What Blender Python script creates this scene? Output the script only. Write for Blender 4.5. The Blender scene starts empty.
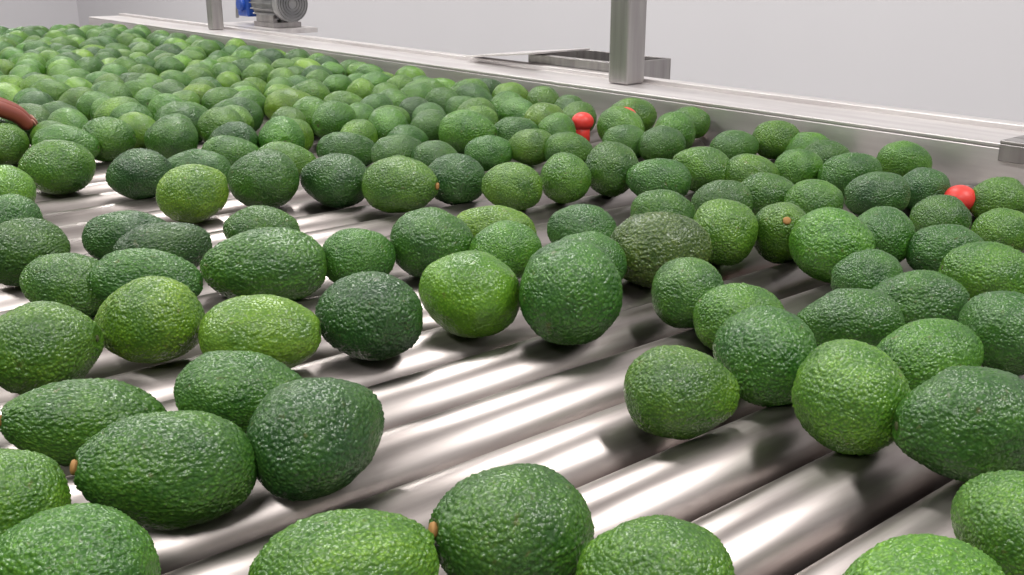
import bpy, math, random
import bmesh
from mathutils import Vector, Matrix, noise
random.seed(4)

# ---- fruit lying on the rollers: x,y (mm on the conveyor), length, diameter (mm), heading (deg) + ripeness/stem flags
FRUIT="""101,424,79,60,131m 92,508,73,57,131m 161,590,93,56,165dL 170,487,92,64,165dL 251,474,84,69,10k 245,558,79,56,325d 195,350,85,58,338m 273,332,79,68,158dL
297,262,70,62,126m 372,179,76,56,336b 458,179,65,56,84m 460,392,72,61,322m 546,395,78,68,65d 523,314,77,67,51m 535,247,82,69,138d 630,323,81,58,341m
656,402,80,58,120d 611,467,73,56,333m 710,310,69,59,81d 846,393,76,60,127m 746,399,80,56,133d 806,521,81,69,78m 881,513,68,58,9d 903,460,74,54,321d
514,551,87,80,30d 464,614,80,68,132b 376,619,79,66,131k 300,641,87,59,324y 247,712,84,67,124b 172,704,77,64,327m 381,797,110,70,139d 287,821,91,55,325d
238,866,76,58,133d 229,959,82,62,139d 335,990,88,56,335k 338,912,88,54,341k 435,908,75,54,134d 457,767,66,55,341d 526,752,78,65,329d 569,699,67,55,334m
634,796,87,54,130b 680,716,70,55,119d 604,628,68,54,139d 674,608,92,70,324n 617,525,70,61,38d 768,613,76,65,31m 822,585,72,62,222mF 902,822,79,55,135d
985,825,78,58,136m 817,892,72,61,66m 748,906,71,57,129m 889,887,78,67,27d 724,984,74,63,128k 646,983,90,69,308mR 608,1065,83,68,131k 530,1093,83,69,134d
443,1089,79,64,340b 515,1244,88,55,134d 443,1247,80,63,135k 374,1336,92,69,139m 289,1237,72,61,88b 430,1483,88,61,332m 492,1498,76,65,329m 638,1583,87,70,334d
735,1598,87,65,138d 842,1614,88,65,325y 598,1321,84,57,340d 643,1255,82,54,327m 735,1249,85,54,338d 763,1166,72,54,338d 794,1121,68,54,334d 886,1123,71,54,326d
930,1088,71,54,119m 960,1042,71,54,341d 1083,1052,71,54,321d 1104,1002,68,54,323d 1250,1084,74,54,136m 1161,917,72,54,334d 1234,900,76,57,336m 1250,861,74,54,120m
1019,778,69,54,320m 936,689,68,54,323d 1085,757,64,54,337m 1183,781,68,54,332d 1113,702,78,54,324d 1229,698,71,54,327m 1039,618,71,54,128k 1119,607,59,54,127k
1013,527,62,54,331d 1149,534,65,54,132m 1022,465,62,54,337m 942,634,64,54,320m 866,696,66,54,128d 798,717,71,54,328d 760,453,59,54,129d 254,1088,70,59,92d"""
AVO=[]
for s in FRUIT.split():
    q=s.split(',');t=q[4].lstrip('0123456789');yaw=float(q[4][:len(q[4])-len(t)])
    AVO.append((float(q[0])/1000,float(q[1])/1000,float(q[2])/1000,float(q[3])/1000,yaw,t[0],t[1:]))

# ---------------------------------------------------------------- helpers
S=bpy.context.scene
def link(o,parent=None):
    S.collection.objects.link(o)
    if parent: o.parent=parent
    return o
def empty(n,loc=(0,0,0)):
    o=bpy.data.objects.new(n,None);o.location=loc;o.empty_display_size=.05
    return link(o)
def mat(name,col=(.5,.5,.5),rough=.5,metal=0.,fn=None):
    m=bpy.data.materials.new(name);m.use_nodes=True
    b=m.node_tree.nodes['Principled BSDF']
    b.inputs['Base Color'].default_value=(*col,1);b.inputs['Roughness'].default_value=rough;b.inputs['Metallic'].default_value=metal
    if fn: fn(m.node_tree,b)
    return m
def N(t,typ,**kw):
    n=t.nodes.new(typ)
    for k,v in kw.items(): setattr(n,k,v)
    return n
def mesh_obj(name,bm,mats,parent=None,smooth=False,bevel=0):
    me=bpy.data.meshes.new(name);bm.normal_update();bm.to_mesh(me);bm.free()
    for m in (mats if isinstance(mats,(list,tuple)) else [mats]): me.materials.append(m)
    if smooth:
        for q in me.polygons:q.use_smooth=True
    o=bpy.data.objects.new(name,me);link(o,parent)
    if bevel:
        md=o.modifiers.new('b','BEVEL');md.width=bevel;md.segments=2;md.limit_method='ANGLE'
    return o
def addbox(bm,x0,x1,y0,y1,z0,z1,mi=0):
    vs=[bm.verts.new((x,y,z)) for x in(x0,x1) for y in(y0,y1) for z in(z0,z1)]
    for q in((0,1,3,2),(4,6,7,5),(0,4,5,1),(2,3,7,6),(0,2,6,4),(1,5,7,3)):
        fc=bm.faces.new([vs[i] for i in q]);fc.material_index=mi
def addcyl(bm,c,axis,r,l,seg=32,mi=0,r2=None):
    M=Vector(axis).to_track_quat('Z','Y').to_matrix().to_4x4();M.translation=Vector(c)
    g=bmesh.ops.create_cone(bm,cap_ends=True,segments=seg,radius1=r,radius2=r if r2 is None else r2,depth=l,matrix=M)
    for v in g['verts']:
        for fc in v.link_faces: fc.material_index=mi; fc.smooth=len(fc.verts)==4

# ---------------------------------------------------------------- materials
def steel_fn(scale,lo,hi,ra,rb,bump=.05):
    def fn(t,b):
        tc=N(t,'ShaderNodeTexCoord');mp=N(t,'ShaderNodeMapping');mp.inputs['Scale'].default_value=scale
        n=N(t,'ShaderNodeTexNoise');n.inputs['Scale'].default_value=1;n.inputs['Detail'].default_value=5
        t.links.new(tc.outputs['Object'],mp.inputs[0]);t.links.new(mp.outputs[0],n.inputs['Vector'])
        r=N(t,'ShaderNodeValToRGB');r.color_ramp.elements[0].position=.3;r.color_ramp.elements[1].position=.7
        r.color_ramp.elements[0].color=(*lo,1);r.color_ramp.elements[1].color=(*hi,1)
        t.links.new(n.outputs[0],r.inputs[0]);t.links.new(r.outputs[0],b.inputs['Base Color'])
        mr=N(t,'ShaderNodeMapRange');mr.inputs['To Min'].default_value=ra;mr.inputs['To Max'].default_value=rb
        t.links.new(n.outputs[0],mr.inputs[0]);t.links.new(mr.outputs[0],b.inputs['Roughness'])
        bp=N(t,'ShaderNodeBump');bp.inputs['Strength'].default_value=bump;bp.inputs['Distance'].default_value=.001
        t.links.new(n.outputs[0],bp.inputs['Height']);t.links.new(bp.outputs[0],b.inputs['Normal'])
    return fn
m_roll=mat('roller_steel',metal=1,fn=steel_fn((5,60,60),(.27,.235,.225),(.48,.435,.42),.31,.45,.10))
m_rail=mat('rail_steel',metal=.75,fn=steel_fn((60,4,60),(.60,.56,.56),(.74,.71,.70),.36,.5,.08))
m_post=mat('post_steel',metal=.85,fn=steel_fn((60,60,4),(.30,.28,.28),(.44,.42,.41),.3,.45,.05))
m_pan=mat('pan_steel',metal=.6,fn=steel_fn((8,8,8),(.10,.09,.085),(.18,.16,.15),.4,.6,.1))
m_darkmetal=mat('dark_metal',(.05,.05,.055),.5,.5)
m_red=mat('red_plastic',(.68,.045,.035),.45)
m_blue=mat('blue_paint',(.02,.08,.40),.4)
m_motor=mat('motor_paint',metal=.3,fn=steel_fn((20,20,20),(.22,.22,.23),(.38,.37,.37),.4,.6))
m_rubber=mat('rubber',(.04,.04,.04),.6)
def wallfn(c):
    def fn(t,b):
        tc=N(t,'ShaderNodeTexCoord');n=N(t,'ShaderNodeTexNoise');n.inputs['Scale'].default_value=1.2;n.inputs['Detail'].default_value=6
        t.links.new(tc.outputs['Object'],n.inputs['Vector'])
        r=N(t,'ShaderNodeValToRGB');r.color_ramp.elements[0].color=(*[k*.94 for k in c],1);r.color_ramp.elements[1].color=(*c,1)
        t.links.new(n.outputs[0],r.inputs[0]);t.links.new(r.outputs[0],b.inputs['Base Color'])
        n2=N(t,'ShaderNodeTexNoise');n2.inputs['Scale'].default_value=90
        t.links.new(tc.outputs['Object'],n2.inputs['Vector'])
        bp=N(t,'ShaderNodeBump');bp.inputs['Strength'].default_value=.05
        t.links.new(n2.outputs[0],bp.inputs['Height']);t.links.new(bp.outputs[0],b.inputs['Normal'])
    return fn
m_wall=mat('wall_paint',rough=.7,fn=wallfn((.63,.615,.64)))
m_ceil=mat('ceiling_paint',rough=.8,fn=wallfn((.60,.59,.58)))
m_floor=mat('floor_concrete',rough=.6,fn=wallfn((.28,.27,.26)))
m_skin=mat('worker_skin',(.21,.045,.028),.5)
m_nail=mat('finger_nail',(.35,.15,.11),.35)
m_sleeve=mat('coat_fabric',rough=.85,fn=wallfn((.55,.57,.62)))

def avofn(bumpk):
    def fn(t,b):
        tc=N(t,'ShaderNodeTexCoord');oi=N(t,'ShaderNodeObjectInfo')
        sc=N(t,'ShaderNodeVectorMath',operation='SCALE');t.links.new(oi.outputs['Random'],sc.inputs['Scale']);sc.inputs[0].default_value=(17,31,23)
        ad=N(t,'ShaderNodeVectorMath',operation='ADD');t.links.new(tc.outputs['Object'],ad.inputs[0]);t.links.new(sc.outputs[0],ad.inputs[1])
        big=N(t,'ShaderNodeTexNoise');big.inputs['Scale'].default_value=2.2;big.inputs['Detail'].default_value=3
        med=N(t,'ShaderNodeTexNoise');med.inputs['Scale'].default_value=48;med.inputs['Detail'].default_value=2
        vo=N(t,'ShaderNodeTexVoronoi');vo.inputs['Scale'].default_value=33
        for n in(big,med,vo): t.links.new(ad.outputs[0],n.inputs['Vector'])
        r=N(t,'ShaderNodeValToRGB');r.color_ramp.elements[0].position=.3;r.color_ramp.elements[1].position=.72
        r.color_ramp.elements[0].color=(.60,.68,.75,1);r.color_ramp.elements[1].color=(1.50,1.26,1.0,1)
        t.links.new(big.outputs[0],r.inputs[0])
        mx=N(t,'ShaderNodeMix',data_type='RGBA',blend_type='MULTIPLY');mx.inputs['Factor'].default_value=1
        t.links.new(oi.outputs['Color'],mx.inputs[6]);t.links.new(r.outputs[0],mx.inputs[7])
        r2=N(t,'ShaderNodeValToRGB');r2.color_ramp.elements[0].position=.0;r2.color_ramp.elements[1].position=.6
        r2.color_ramp.elements[0].color=(1.35,1.22,1.1,1);r2.color_ramp.elements[1].color=(.5,.6,.62,1)
        t.links.new(vo.outputs['Distance'],r2.inputs[0])
        mx2=N(t,'ShaderNodeMix',data_type='RGBA',blend_type='MULTIPLY');mx2.inputs['Factor'].default_value=.8*bumpk+.15
        t.links.new(mx.outputs[2],mx2.inputs[6]);t.links.new(r2.outputs[0],mx2.inputs[7])
        fl=N(t,'ShaderNodeTexNoise');fl.inputs['Scale'].default_value=9;fl.inputs['Detail'].default_value=4
        t.links.new(ad.outputs[0],fl.inputs['Vector'])
        r3=N(t,'ShaderNodeValToRGB');r3.color_ramp.elements[0].position=.66;r3.color_ramp.elements[1].position=.74
        t.links.new(fl.outputs[0],r3.inputs[0])
        fm=N(t,'ShaderNodeMath',operation='MULTIPLY');fm.inputs[1].default_value=.5;t.links.new(r3.outputs[0],fm.inputs[0])
        mx3=N(t,'ShaderNodeMix',data_type='RGBA');t.links.new(fm.outputs[0],mx3.inputs[0])
        t.links.new(mx2.outputs[2],mx3.inputs[6]);mx3.inputs[7].default_value=(.12,.10,.035,1)
        t.links.new(mx3.outputs[2],b.inputs['Base Color'])
        b.inputs['Roughness'].default_value=.31
        b.inputs['Specular IOR Level'].default_value=.55
        h=N(t,'ShaderNodeMath',operation='MULTIPLY_ADD');t.links.new(med.outputs[0],h.inputs[0]);h.inputs[1].default_value=.4
        iv=N(t,'ShaderNodeMath',operation='SUBTRACT');iv.inputs[0].default_value=1;t.links.new(vo.outputs['Distance'],iv.inputs[1])
        t.links.new(iv.outputs[0],h.inputs[2])
        bp=N(t,'ShaderNodeBump');bp.inputs['Strength'].default_value=.45*bumpk;bp.inputs['Distance'].default_value=.0014
        t.links.new(h.outputs[0],bp.inputs['Height']);t.links.new(bp.outputs[0],b.inputs['Normal'])
    return fn
m_avo=mat('avocado_skin_pebbled',fn=avofn(1.0))
m_avs=mat('avocado_skin_smooth',fn=avofn(.75))
m_stem=mat('avocado_stem_button',(.34,.17,.05),.7)
m_stem2=mat('avocado_stem_scar',(.06,.075,.022),.8)

# ---------------------------------------------------------------- avocado meshes (long axis X, unit diameter)
def avo_mesh(name,seed,pear,amp,skin,stem,NS=250,NR=156):
    sd=Vector((seed*7.3,seed*3.1,seed*5.7))
    bm=bmesh.new();rings=[]
    for i in range(1,NR):
        th=math.pi*i/NR
        tx=math.cos(th);r0=math.sin(th)**.94
        rr=.5*r0*(1-pear*tx*(.6+.4*tx) )/(1+pear*.25)
        xx=.6*tx
        ring=[]
        for j in range(NS):
            a=2*math.pi*j/NS
            P=Vector((xx,rr*math.cos(a),rr*math.sin(a)))
            n=Vector((P.x/.36,P.y/.25,P.z/.25)).normalized()
            dd=noise.noise(P*2.6+sd)*.032+noise.noise(P*6+sd)*.008
            W=P*25+sd;W+=Vector((noise.noise(P*9+sd),noise.noise(P*9-sd),0))*1.4
            v=noise.voronoi(W)[0]
            fade=min(1,math.sin(th)*2.5)
            dd+=amp*fade*((.45-v[0])*.021*(1+.9*noise.noise(P*5-sd))+noise.noise(P*40+sd)*.005)
            if tx>.965: dd-=.035*((tx-.965)/.035)
            ring.append(bm.verts.new(P+n*dd))
        rings.append(ring)
    for a,b in zip(rings,rings[1:]):
        for j in range(NS):
            k=(j+1)%NS
            bm.faces.new((a[j],b[j],b[k],a[k]))
    tip=rings[0][0].co.x
    for ring,flip in((rings[0],0),(rings[-1],1)):
        c=Vector((0,0,0))
        for v in ring:c+=v.co
        cv=bm.verts.new(c/NS)
        for j in range(NS):
            k=(j+1)%NS
            bm.faces.new((cv,ring[j],ring[k]) if not flip else (cv,ring[k],ring[j]))
    x=tip-.01;pr=[(.038,-.01),(.052,.014),(.062,.034),(.052,.050),(.026,.058)]
    if stem==2: pr=[(.03,-.01),(.04,.008),(.034,.018),(.02,.022)]
    prev=None
    for r,dx in pr:
        ring=[bm.verts.new((x+dx,r*math.cos(2*math.pi*j/14)*(1+.1*math.sin(j*3+seed)),r*math.sin(2*math.pi*j/14))) for j in range(14)]
        if prev:
            for j in range(14):
                fc=bm.faces.new((prev[j],prev[(j+1)%14],ring[(j+1)%14],ring[j]));fc.material_index=1
        prev=ring
    fc=bm.faces.new(prev);fc.material_index=1
    bmesh.ops.recalc_face_normals(bm,faces=bm.faces)
    me=bpy.data.meshes.new(name);bm.to_mesh(me);bm.free()
    for q in me.polygons:q.use_smooth=True
    me.materials.append(skin);me.materials.append(m_stem if stem==1 else m_stem2)
    return me
BUMPY=[avo_mesh('avocado_a',1,.10,1.0,m_avo,2),avo_mesh('avocado_b',2,.18,1.1,m_avo,2),avo_mesh('avocado_c',3,.24,.9,m_avo,2),
       avo_mesh('avocado_d',4,.14,1.2,m_avo,2),avo_mesh('avocado_e',5,.06,1.0,m_avo,2)]
STEMMED=[avo_mesh('avocado_h',8,.20,1.0,m_avo,1)]
SMOOTH=[avo_mesh('avocado_f',6,.16,.75,m_avs,2,200,124),avo_mesh('avocado_g',11,.12,.75,m_avs,2,200,124)]
TONE={'k':(.036,.118,.024),'d':(.053,.160,.022),'m':(.082,.218,.022),'b':(.118,.272,.022),'y':(.145,.290,.028),'n':(.080,.158,.030)}

# ---------------------------------------------------------------- conveyor
PITCH=.066;RR=.0285;Y0=-.36;NRL=62;X0=-.20;X1=1.285;YE=Y0+NRL*PITCH
conv=empty('roller_conveyor')
bm=bmesh.new()
for i in range(NRL):
    y=Y0+i*PITCH
    addcyl(bm,((X0+X1)/2,y,-RR),(1,0,0),RR,X1-X0-.01,48)
mesh_obj('rollers',bm,m_roll,conv)
bm=bmesh.new()
for i in range(NRL):
    y=Y0+i*PITCH
    addcyl(bm,((X0+X1)/2,y,-RR),(1,0,0),.008,X1-X0+.03,12)
mesh_obj('roller_axles',bm,m_darkmetal,conv)
def rail(name,xs,sgn):
    bm=bmesh.new()
    a=lambda d:xs+sgn*d
    def bx(d0,d1,z0,z1):
        q0,q1=sorted((a(d0),a(d1)));addbox(bm,q0,q1,Y0-.1,YE+.25,z0,z1)
    bx(0,.006,-.16,.050);bx(0,.11,.050,.056);bx(.104,.11,-.16,.050);bx(.110,.135,.046,.064)
    return mesh_obj(name,bm,m_rail,conv,bevel=.0015)
rail('far_side_rail',1.292,1)
rail('near_side_rail',-.207,-1)
bm=bmesh.new()
addbox(bm,X0,X1,YE-.03,YE+.03,-.16,.02);addbox(bm,X0,X1,Y0-.1,Y0-.05,-.16,-.01)
mesh_obj('end_plates',bm,m_rail,conv,bevel=.002)
bm=bmesh.new();addbox(bm,X0,X1,Y0-.05,YE-.03,-.13,-.12);mesh_obj('drip_pan',bm,m_pan,conv)
bm=bmesh.new()
for x in(-.26,1.35):
    for y in(Y0,.95,2.3,3.6):
        addbox(bm,x-.025,x+.025,y-.025,y+.025,-.9,-.16);addbox(bm,x-.05,x+.05,y-.05,y+.05,-.9,-.892)
for y in(Y0,.95,2.3,3.6): addbox(bm,-.235,1.325,y-.02,y+.02,-.6,-.56)
mesh_obj('legs',bm,m_post,conv,bevel=.003)
gan=empty('upright_post_frame')
for k,(x,y,h) in enumerate(((1.372,1.338,.0235),(1.375,3.08,.0185))):
    bm=bmesh.new();addbox(bm,x-h,x+h,y-h,y+h,.0565,2.1)
    mesh_obj('post_%d'%(k+1),bm,m_post,gan,bevel=.004)
bm=bmesh.new();addbox(bm,1.352,1.398,1.2,3.3,2.1,2.145);mesh_obj('crossbar',bm,m_post,gan,bevel=.004)
bm=bmesh.new()
for x,y,z in((1.14,1.205,.026),(1.172,1.142,.038),(1.124,.565,.018)):
    bmesh.ops.create_uvsphere(bm,u_segments=24,v_segments=14,radius=1,matrix=Matrix.Translation((x,y,z))@Matrix.Diagonal((.018,.018,.015,1)))
    addcyl(bm,(x,y,z/2-.008),(0,0,1),.012,z+.016,16)
mesh_obj('red_plastic_caps',bm,m_red,conv,smooth=True)

# tray beside post
bm=bmesh.new()
x0,x1,y0,y1,z0,z1=1.43,1.57,1.41,1.68,.02,.083
t=.003
addbox(bm,x0,x1,y0,y1,z0,z0+t);addbox(bm,x0,x0+t,y0,y1,z0+t,z1);addbox(bm,x1-t,x1,y0,y1,z0+t,z1)
addbox(bm,x0+t,x1-t,y0,y0+t,z0+t,z1);addbox(bm,x0+t,x1-t,y1-t,y1,z0+t,z1)
addbox(bm,x0-.012,x0,y0,y1,z1-.003,z1)
mesh_obj('open_tray',bm,m_post,conv,bevel=.001)
bm=bmesh.new()
vs=[bm.verts.new(q) for q in((x0-.05,y1-.07,z1+.008),(x1-.03,y1-.07,z1+.008),(x1-.03,y1+.15,z1-.014),(x0-.05,y1+.15,z1-.014),(x0-.05,y1-.07,z1+.004),(x1-.03,y1-.07,z1+.004),(x1-.03,y1+.15,z1-.018),(x0-.05,y1+.15,z1-.018))]
for q in((0,1,2,3),(7,6,5,4),(0,4,5,1),(1,5,6,2),(2,6,7,3),(3,7,4,0)): bm.faces.new([vs[i] for i in q])
mesh_obj('tray_lid',bm,m_rail,conv,bevel=.001)
bm=bmesh.new();addbox(bm,1.315,1.40,.555,.605,.0565,.061);addbox(bm,1.285,1.2915,.555,.605,.035,.0565);addbox(bm,1.285,1.32,.555,.605,.0565,.061)
addcyl(bm,(1.37,.58,.064),(0,0,1),.006,.006,6)
mesh_obj('rail_bracket',bm,m_post,conv,bevel=.001)

# motor
mo=empty('electric_motor',(1.53,2.98,.134))
mo.scale=(.92,.92,.92)
def moadd(n,b,m,**k): return mesh_obj(n,b,m,mo,**k)
bm=bmesh.new();addcyl(bm,(0,0,0),(0,1,0),.05,.16,32)
for i in range(20):
    a=2*math.pi*i/20
    M=Matrix.Rotation(a,4,'Y')@Matrix.Translation((.054,0,0))@Matrix.Diagonal((.014,.15,.003,1))
    bmesh.ops.create_cube(bm,size=1,matrix=M)
addcyl(bm,(0,-.095,0),(0,1,0),.057,.03,32);addcyl(bm,(0,.1,0),(0,1,0),.052,.04,32,r2=.03)
moadd('housing',bm,m_motor)
bm=bmesh.new();addbox(bm,-.05,.05,-.07,.07,-.075,-.06);addbox(bm,-.045,-.03,-.06,.06,-.06,-.035);addbox(bm,.03,.045,-.06,.06,-.06,-.035);moadd('foot_mount',bm,m_post)
bm=bmesh.new()
for k in range(5): bmesh.ops.create_cone(bm,cap_ends=False,segments=28,radius1=.016+.009*k,radius2=.016+.009*k,depth=.004,matrix=Matrix.Translation((0,-.113,0))@Matrix.Rotation(math.pi/2,4,'X'))
moadd('fan_grille',bm,m_rubber)
bm=bmesh.new();addbox(bm,-.035,.02,.0,.07,.045,.085);moadd('terminal_box',bm,m_motor,bevel=.004)
bm=bmesh.new();addbox(bm,-.04,.04,.13,.21,-.05,.035);addcyl(bm,(-.045,.17,-.01),(1,0,0),.022,.02,20);moadd('gearbox',bm,m_blue,bevel=.006)
cu=bpy.data.curves.new('cable','CURVE');cu.dimensions='3D';cu.bevel_depth=.006
sp=cu.splines.new('NURBS');pts=[(-.01,.03,.085),(-.02,.02,.15),(-.03,.06,.2),(-.04,.16,.16),(-.02,.24,.05),(0,.3,-.06)]
sp.points.add(len(pts)-1)
for q,c in zip(sp.points,pts):q.co=(*c,1)
sp.use_endpoint_u=True;cu.materials.append(m_motor)
co=bpy.data.objects.new('cable',cu);link(co,mo)
bm=bmesh.new();addbox(bm,1.43,1.60,2.86,3.26,.050,.0645);addbox(bm,1.427,1.437,2.86,3.26,-.1,.0645)
mesh_obj('motor_shelf',bm,m_rail,conv)

# ---------------------------------------------------------------- avocados
root=empty('avocados')
def zrest(y,r):
    z=-1
    k=round((y-Y0)/PITCH)
    for q in(k-1,k,k+1):
        dy=y-(Y0+q*PITCH);s=(RR+r)**2-dy*dy
        if s>0:z=max(z,math.sqrt(s)-RR)
    return z
cnt=0
def place(x,y,Ln,d,yaw,tone,fl=''):
    global cnt
    cnt+=1
    sm=tone in'by' and random.random()<(.85 if tone=='y' else .25)
    me=random.choice(SMOOTH if sm else BUMPY)
    if fl and fl in 'LRF': me=STEMMED[0]
    o=bpy.data.objects.new('avocado_%03d'%cnt,me);link(o,root)
    o.location=(x,y,zrest(y,d/2*.97))
    o.rotation_euler=(random.uniform(0,6.28),random.uniform(-.2,.2),math.radians(yaw))
    if fl=='F': o.rotation_euler[1]=-.55
    if fl=='L': o.rotation_euler[1]=-.22
    o.scale=(Ln/1.2,d,d)
    c=TONE[tone];j=random.uniform(.86,1.14);h=random.uniform(-.14,.14)
    o.color=(c[0]*j*(1+h),c[1]*j,c[2]*j,1)
for a in AVO: place(*a)
place(.385,1.655,.078,.062,90,'d')
allp=[(a[0],a[1],(a[2]+a[3])/4) for a in AVO]+[(.385,1.655,.036),(1.14,1.205,.015),(1.172,1.142,.018)]
R2=random.Random(11)
def tone(): return R2.choice('kdddmmmmmmmbbb')
def fill(cond,tries,ymin,ymax,xmin=-.16,xmax=1.245):
    for i in range(tries):
        x=R2.uniform(xmin,xmax);y=R2.uniform(ymin,ymax)
        if not cond(x,y):continue
        d=R2.uniform(.056,.068);Ln=d*R2.uniform(1.12,1.35);r=(d+Ln)/4
        if any((x-a)**2+(y-b)**2<((r+c)*.93)**2 for a,b,c in allp):continue
        allp.append((x,y,r));place(x,y,Ln,d,R2.uniform(0,360),tone())
def back(x,y):
    if y<1.50-(x-.38)*.55: return False
    if (x-.86)**2+(y-1.60)**2<.07**2: return False
    return True
fill(back,26000,.9,3.66)
fill(lambda x,y:y<.36*x-.09,1500,-.33,.4)
fill(lambda x,y:x<.21*y-.07,2500,.1,2.2)

# ---------------------------------------------------------------- worker's hand
hand=empty('worker_hand',(-.026,-.03,-.018))
def skin(name,pts,rad,edges,m,par,sub=2):
    me=bpy.data.meshes.new(name);me.from_pydata(pts,edges,[]);me.materials.append(m)
    o=bpy.data.objects.new(name,me);link(o,par)
    md=o.modifiers.new('s','SKIN');md.use_smooth_shade=True
    for i,r in enumerate(rad): me.skin_vertices[0].data[i].radius=(r,r)
    me.skin_vertices[0].data[0].use_root=True
    o.modifiers.new('u','SUBSURF').levels=sub;o.modifiers['u'].render_levels=sub
    return o
ys=[1.616,1.639,1.662,1.684];ext=[-.008,.0,.004,-.001]
for k,(y,e) in enumerate(zip(ys,ext)):
    yc=1.652;q=lambda s:y+(y-yc)*s
    skin('finger_%d'%(k+1),[(.325,q(-.2),.100),(.365+e*.5,y,.098),(.403+e,q(.1),.096),(.434+e,q(.1),.080),(.449+e,q(.05),.060)],
        [.0115,.0130,.0122,.011,.0095],[(0,1),(1,2),(2,3),(3,4)],m_skin,hand)
    bm=bmesh.new();bmesh.ops.create_uvsphere(bm,u_segments=12,v_segments=8,radius=1,matrix=Matrix.Translation((.454+e,q(.05),.068))@Matrix.Rotation(1.1,4,'Y')@Matrix.Diagonal((.0065,.0052,.0022,1)))
    mesh_obj('nail_%d'%(k+1),bm,m_nail,hand,smooth=True)
skin('thumb',[(.29,1.672,.098),(.322,1.705,.085),(.352,1.716,.070),(.378,1.708,.055)],[.012,.0125,.0115,.0095],[(0,1),(1,2),(2,3)],m_skin,hand)
bm=bmesh.new();prev=None
secs=[((-.06,1.60,.200),.040,.040),((.06,1.61,.175),.038,.036),((.17,1.625,.145),.031,.028),((.225,1.635,.127),.027,.021),((.25,1.64,.118),.030,.019),((.285,1.648,.107),.041,.018),((.32,1.651,.102),.044,.0155),((.352,1.652,.100),.041,.0125),((.368,1.652,.098),.032,.007)]
for c,ry,rz in secs:
    ring=[bm.verts.new((c[0],c[1]+ry*math.cos(a),c[2]+rz*math.sin(a))) for a in [2*math.pi*i/20+.01 for i in range(20)]]
    if prev:
        for i in range(20): bm.faces.new((prev[i],prev[(i+1)%20],ring[(i+1)%20],ring[i]))
    else: bm.faces.new(ring)
    prev=ring
bm.faces.new(prev);bmesh.ops.recalc_face_normals(bm,faces=bm.faces)
o=mesh_obj('palm_and_forearm',bm,m_skin,hand,smooth=True);o.modifiers.new('u','SUBSURF').render_levels=1
bm=bmesh.new();prev=None
for c,r in(((.10,1.613,.165),.044),((.098,1.613,.166),.049),((.0,1.60,.190),.055),((-.12,1.59,.22),.060),((-.30,1.57,.29),.070),((-.45,1.55,.38),.078)):
    ring=[bm.verts.new((c[0]+.3*r*math.sin(a),c[1]+r*math.cos(a)*(1+.04*math.sin(3*a)),c[2]+r*math.sin(a))) for a in [2*math.pi*i/24 for i in range(24)]]
    if prev:
        for i in range(24): bm.faces.new((prev[i],prev[(i+1)%24],ring[(i+1)%24],ring[i]))
    prev=ring
bm.faces.new(prev);bmesh.ops.recalc_face_normals(bm,faces=bm.faces)
mesh_obj('coat_sleeve',bm,m_sleeve,hand,smooth=True)

# ---------------------------------------------------------------- room
def plane(name,pts,m):
    bm=bmesh.new();vs=[bm.verts.new(q) for q in pts];bm.faces.new(vs)
    return mesh_obj(name,bm,m)
XR,XL,YN,YF,ZF,ZC=3.0,-4.5,-4.5,9.5,-.9,2.9
plane('floor',((XL,YN,ZF),(XR,YN,ZF),(XR,YF,ZF),(XL,YF,ZF)),m_floor)
plane('ceiling',((XL,YN,ZC),(XL,YF,ZC),(XR,YF,ZC),(XR,YN,ZC)),m_ceil)
plane('wall_right',((XR,YN,ZF),(XR,YN,ZC),(XR,YF,ZC),(XR,YF,ZF)),m_wall)
plane('wall_back',((XL,YF,ZF),(XR,YF,ZF),(XR,YF,ZC),(XL,YF,ZC)),m_wall)
plane('wall_left',((XL,YN,ZF),(XL,YF,ZF),(XL,YF,ZC),(XL,YN,ZC)),m_wall)
plane('wall_front',((XL,YN,ZF),(XL,YN,ZC),(XR,YN,ZC),(XR,YN,ZF)),m_wall)
k=0
for x in(-1.6,1.4):
    for y in(-1.2,2.4,6.2):
        k+=1
        ld=bpy.data.lights.new('panel_light','AREA');ld.shape='RECTANGLE';ld.size=.36;ld.size_y=1.5;ld.energy=88;ld.color=(1,.985,.955)
        e=empty('ceiling_panel_light',(x,y,ZC-.02))
        lo=bpy.data.objects.new('panel_%d'%k,ld);link(lo,e);lo.location=(0,0,-.06)
        bm=bmesh.new();addbox(bm,-.2,.2,-.77,.77,-.05,.01);mesh_obj('fitting_%d'%k,bm,m_ceil,e,bevel=.005)

# ---------------------------------------------------------------- camera
cd=bpy.data.cameras.new('camera');cam=bpy.data.objects.new('camera',cd);link(cam)
cd.sensor_width=36;cd.lens=36.56;cd.clip_start=.02
cam.location=(0,0,.285);cam.rotation_euler=(math.radians(72.04),0,math.radians(-39.53))
S.camera=cam
S.view_settings.view_transform='Standard'
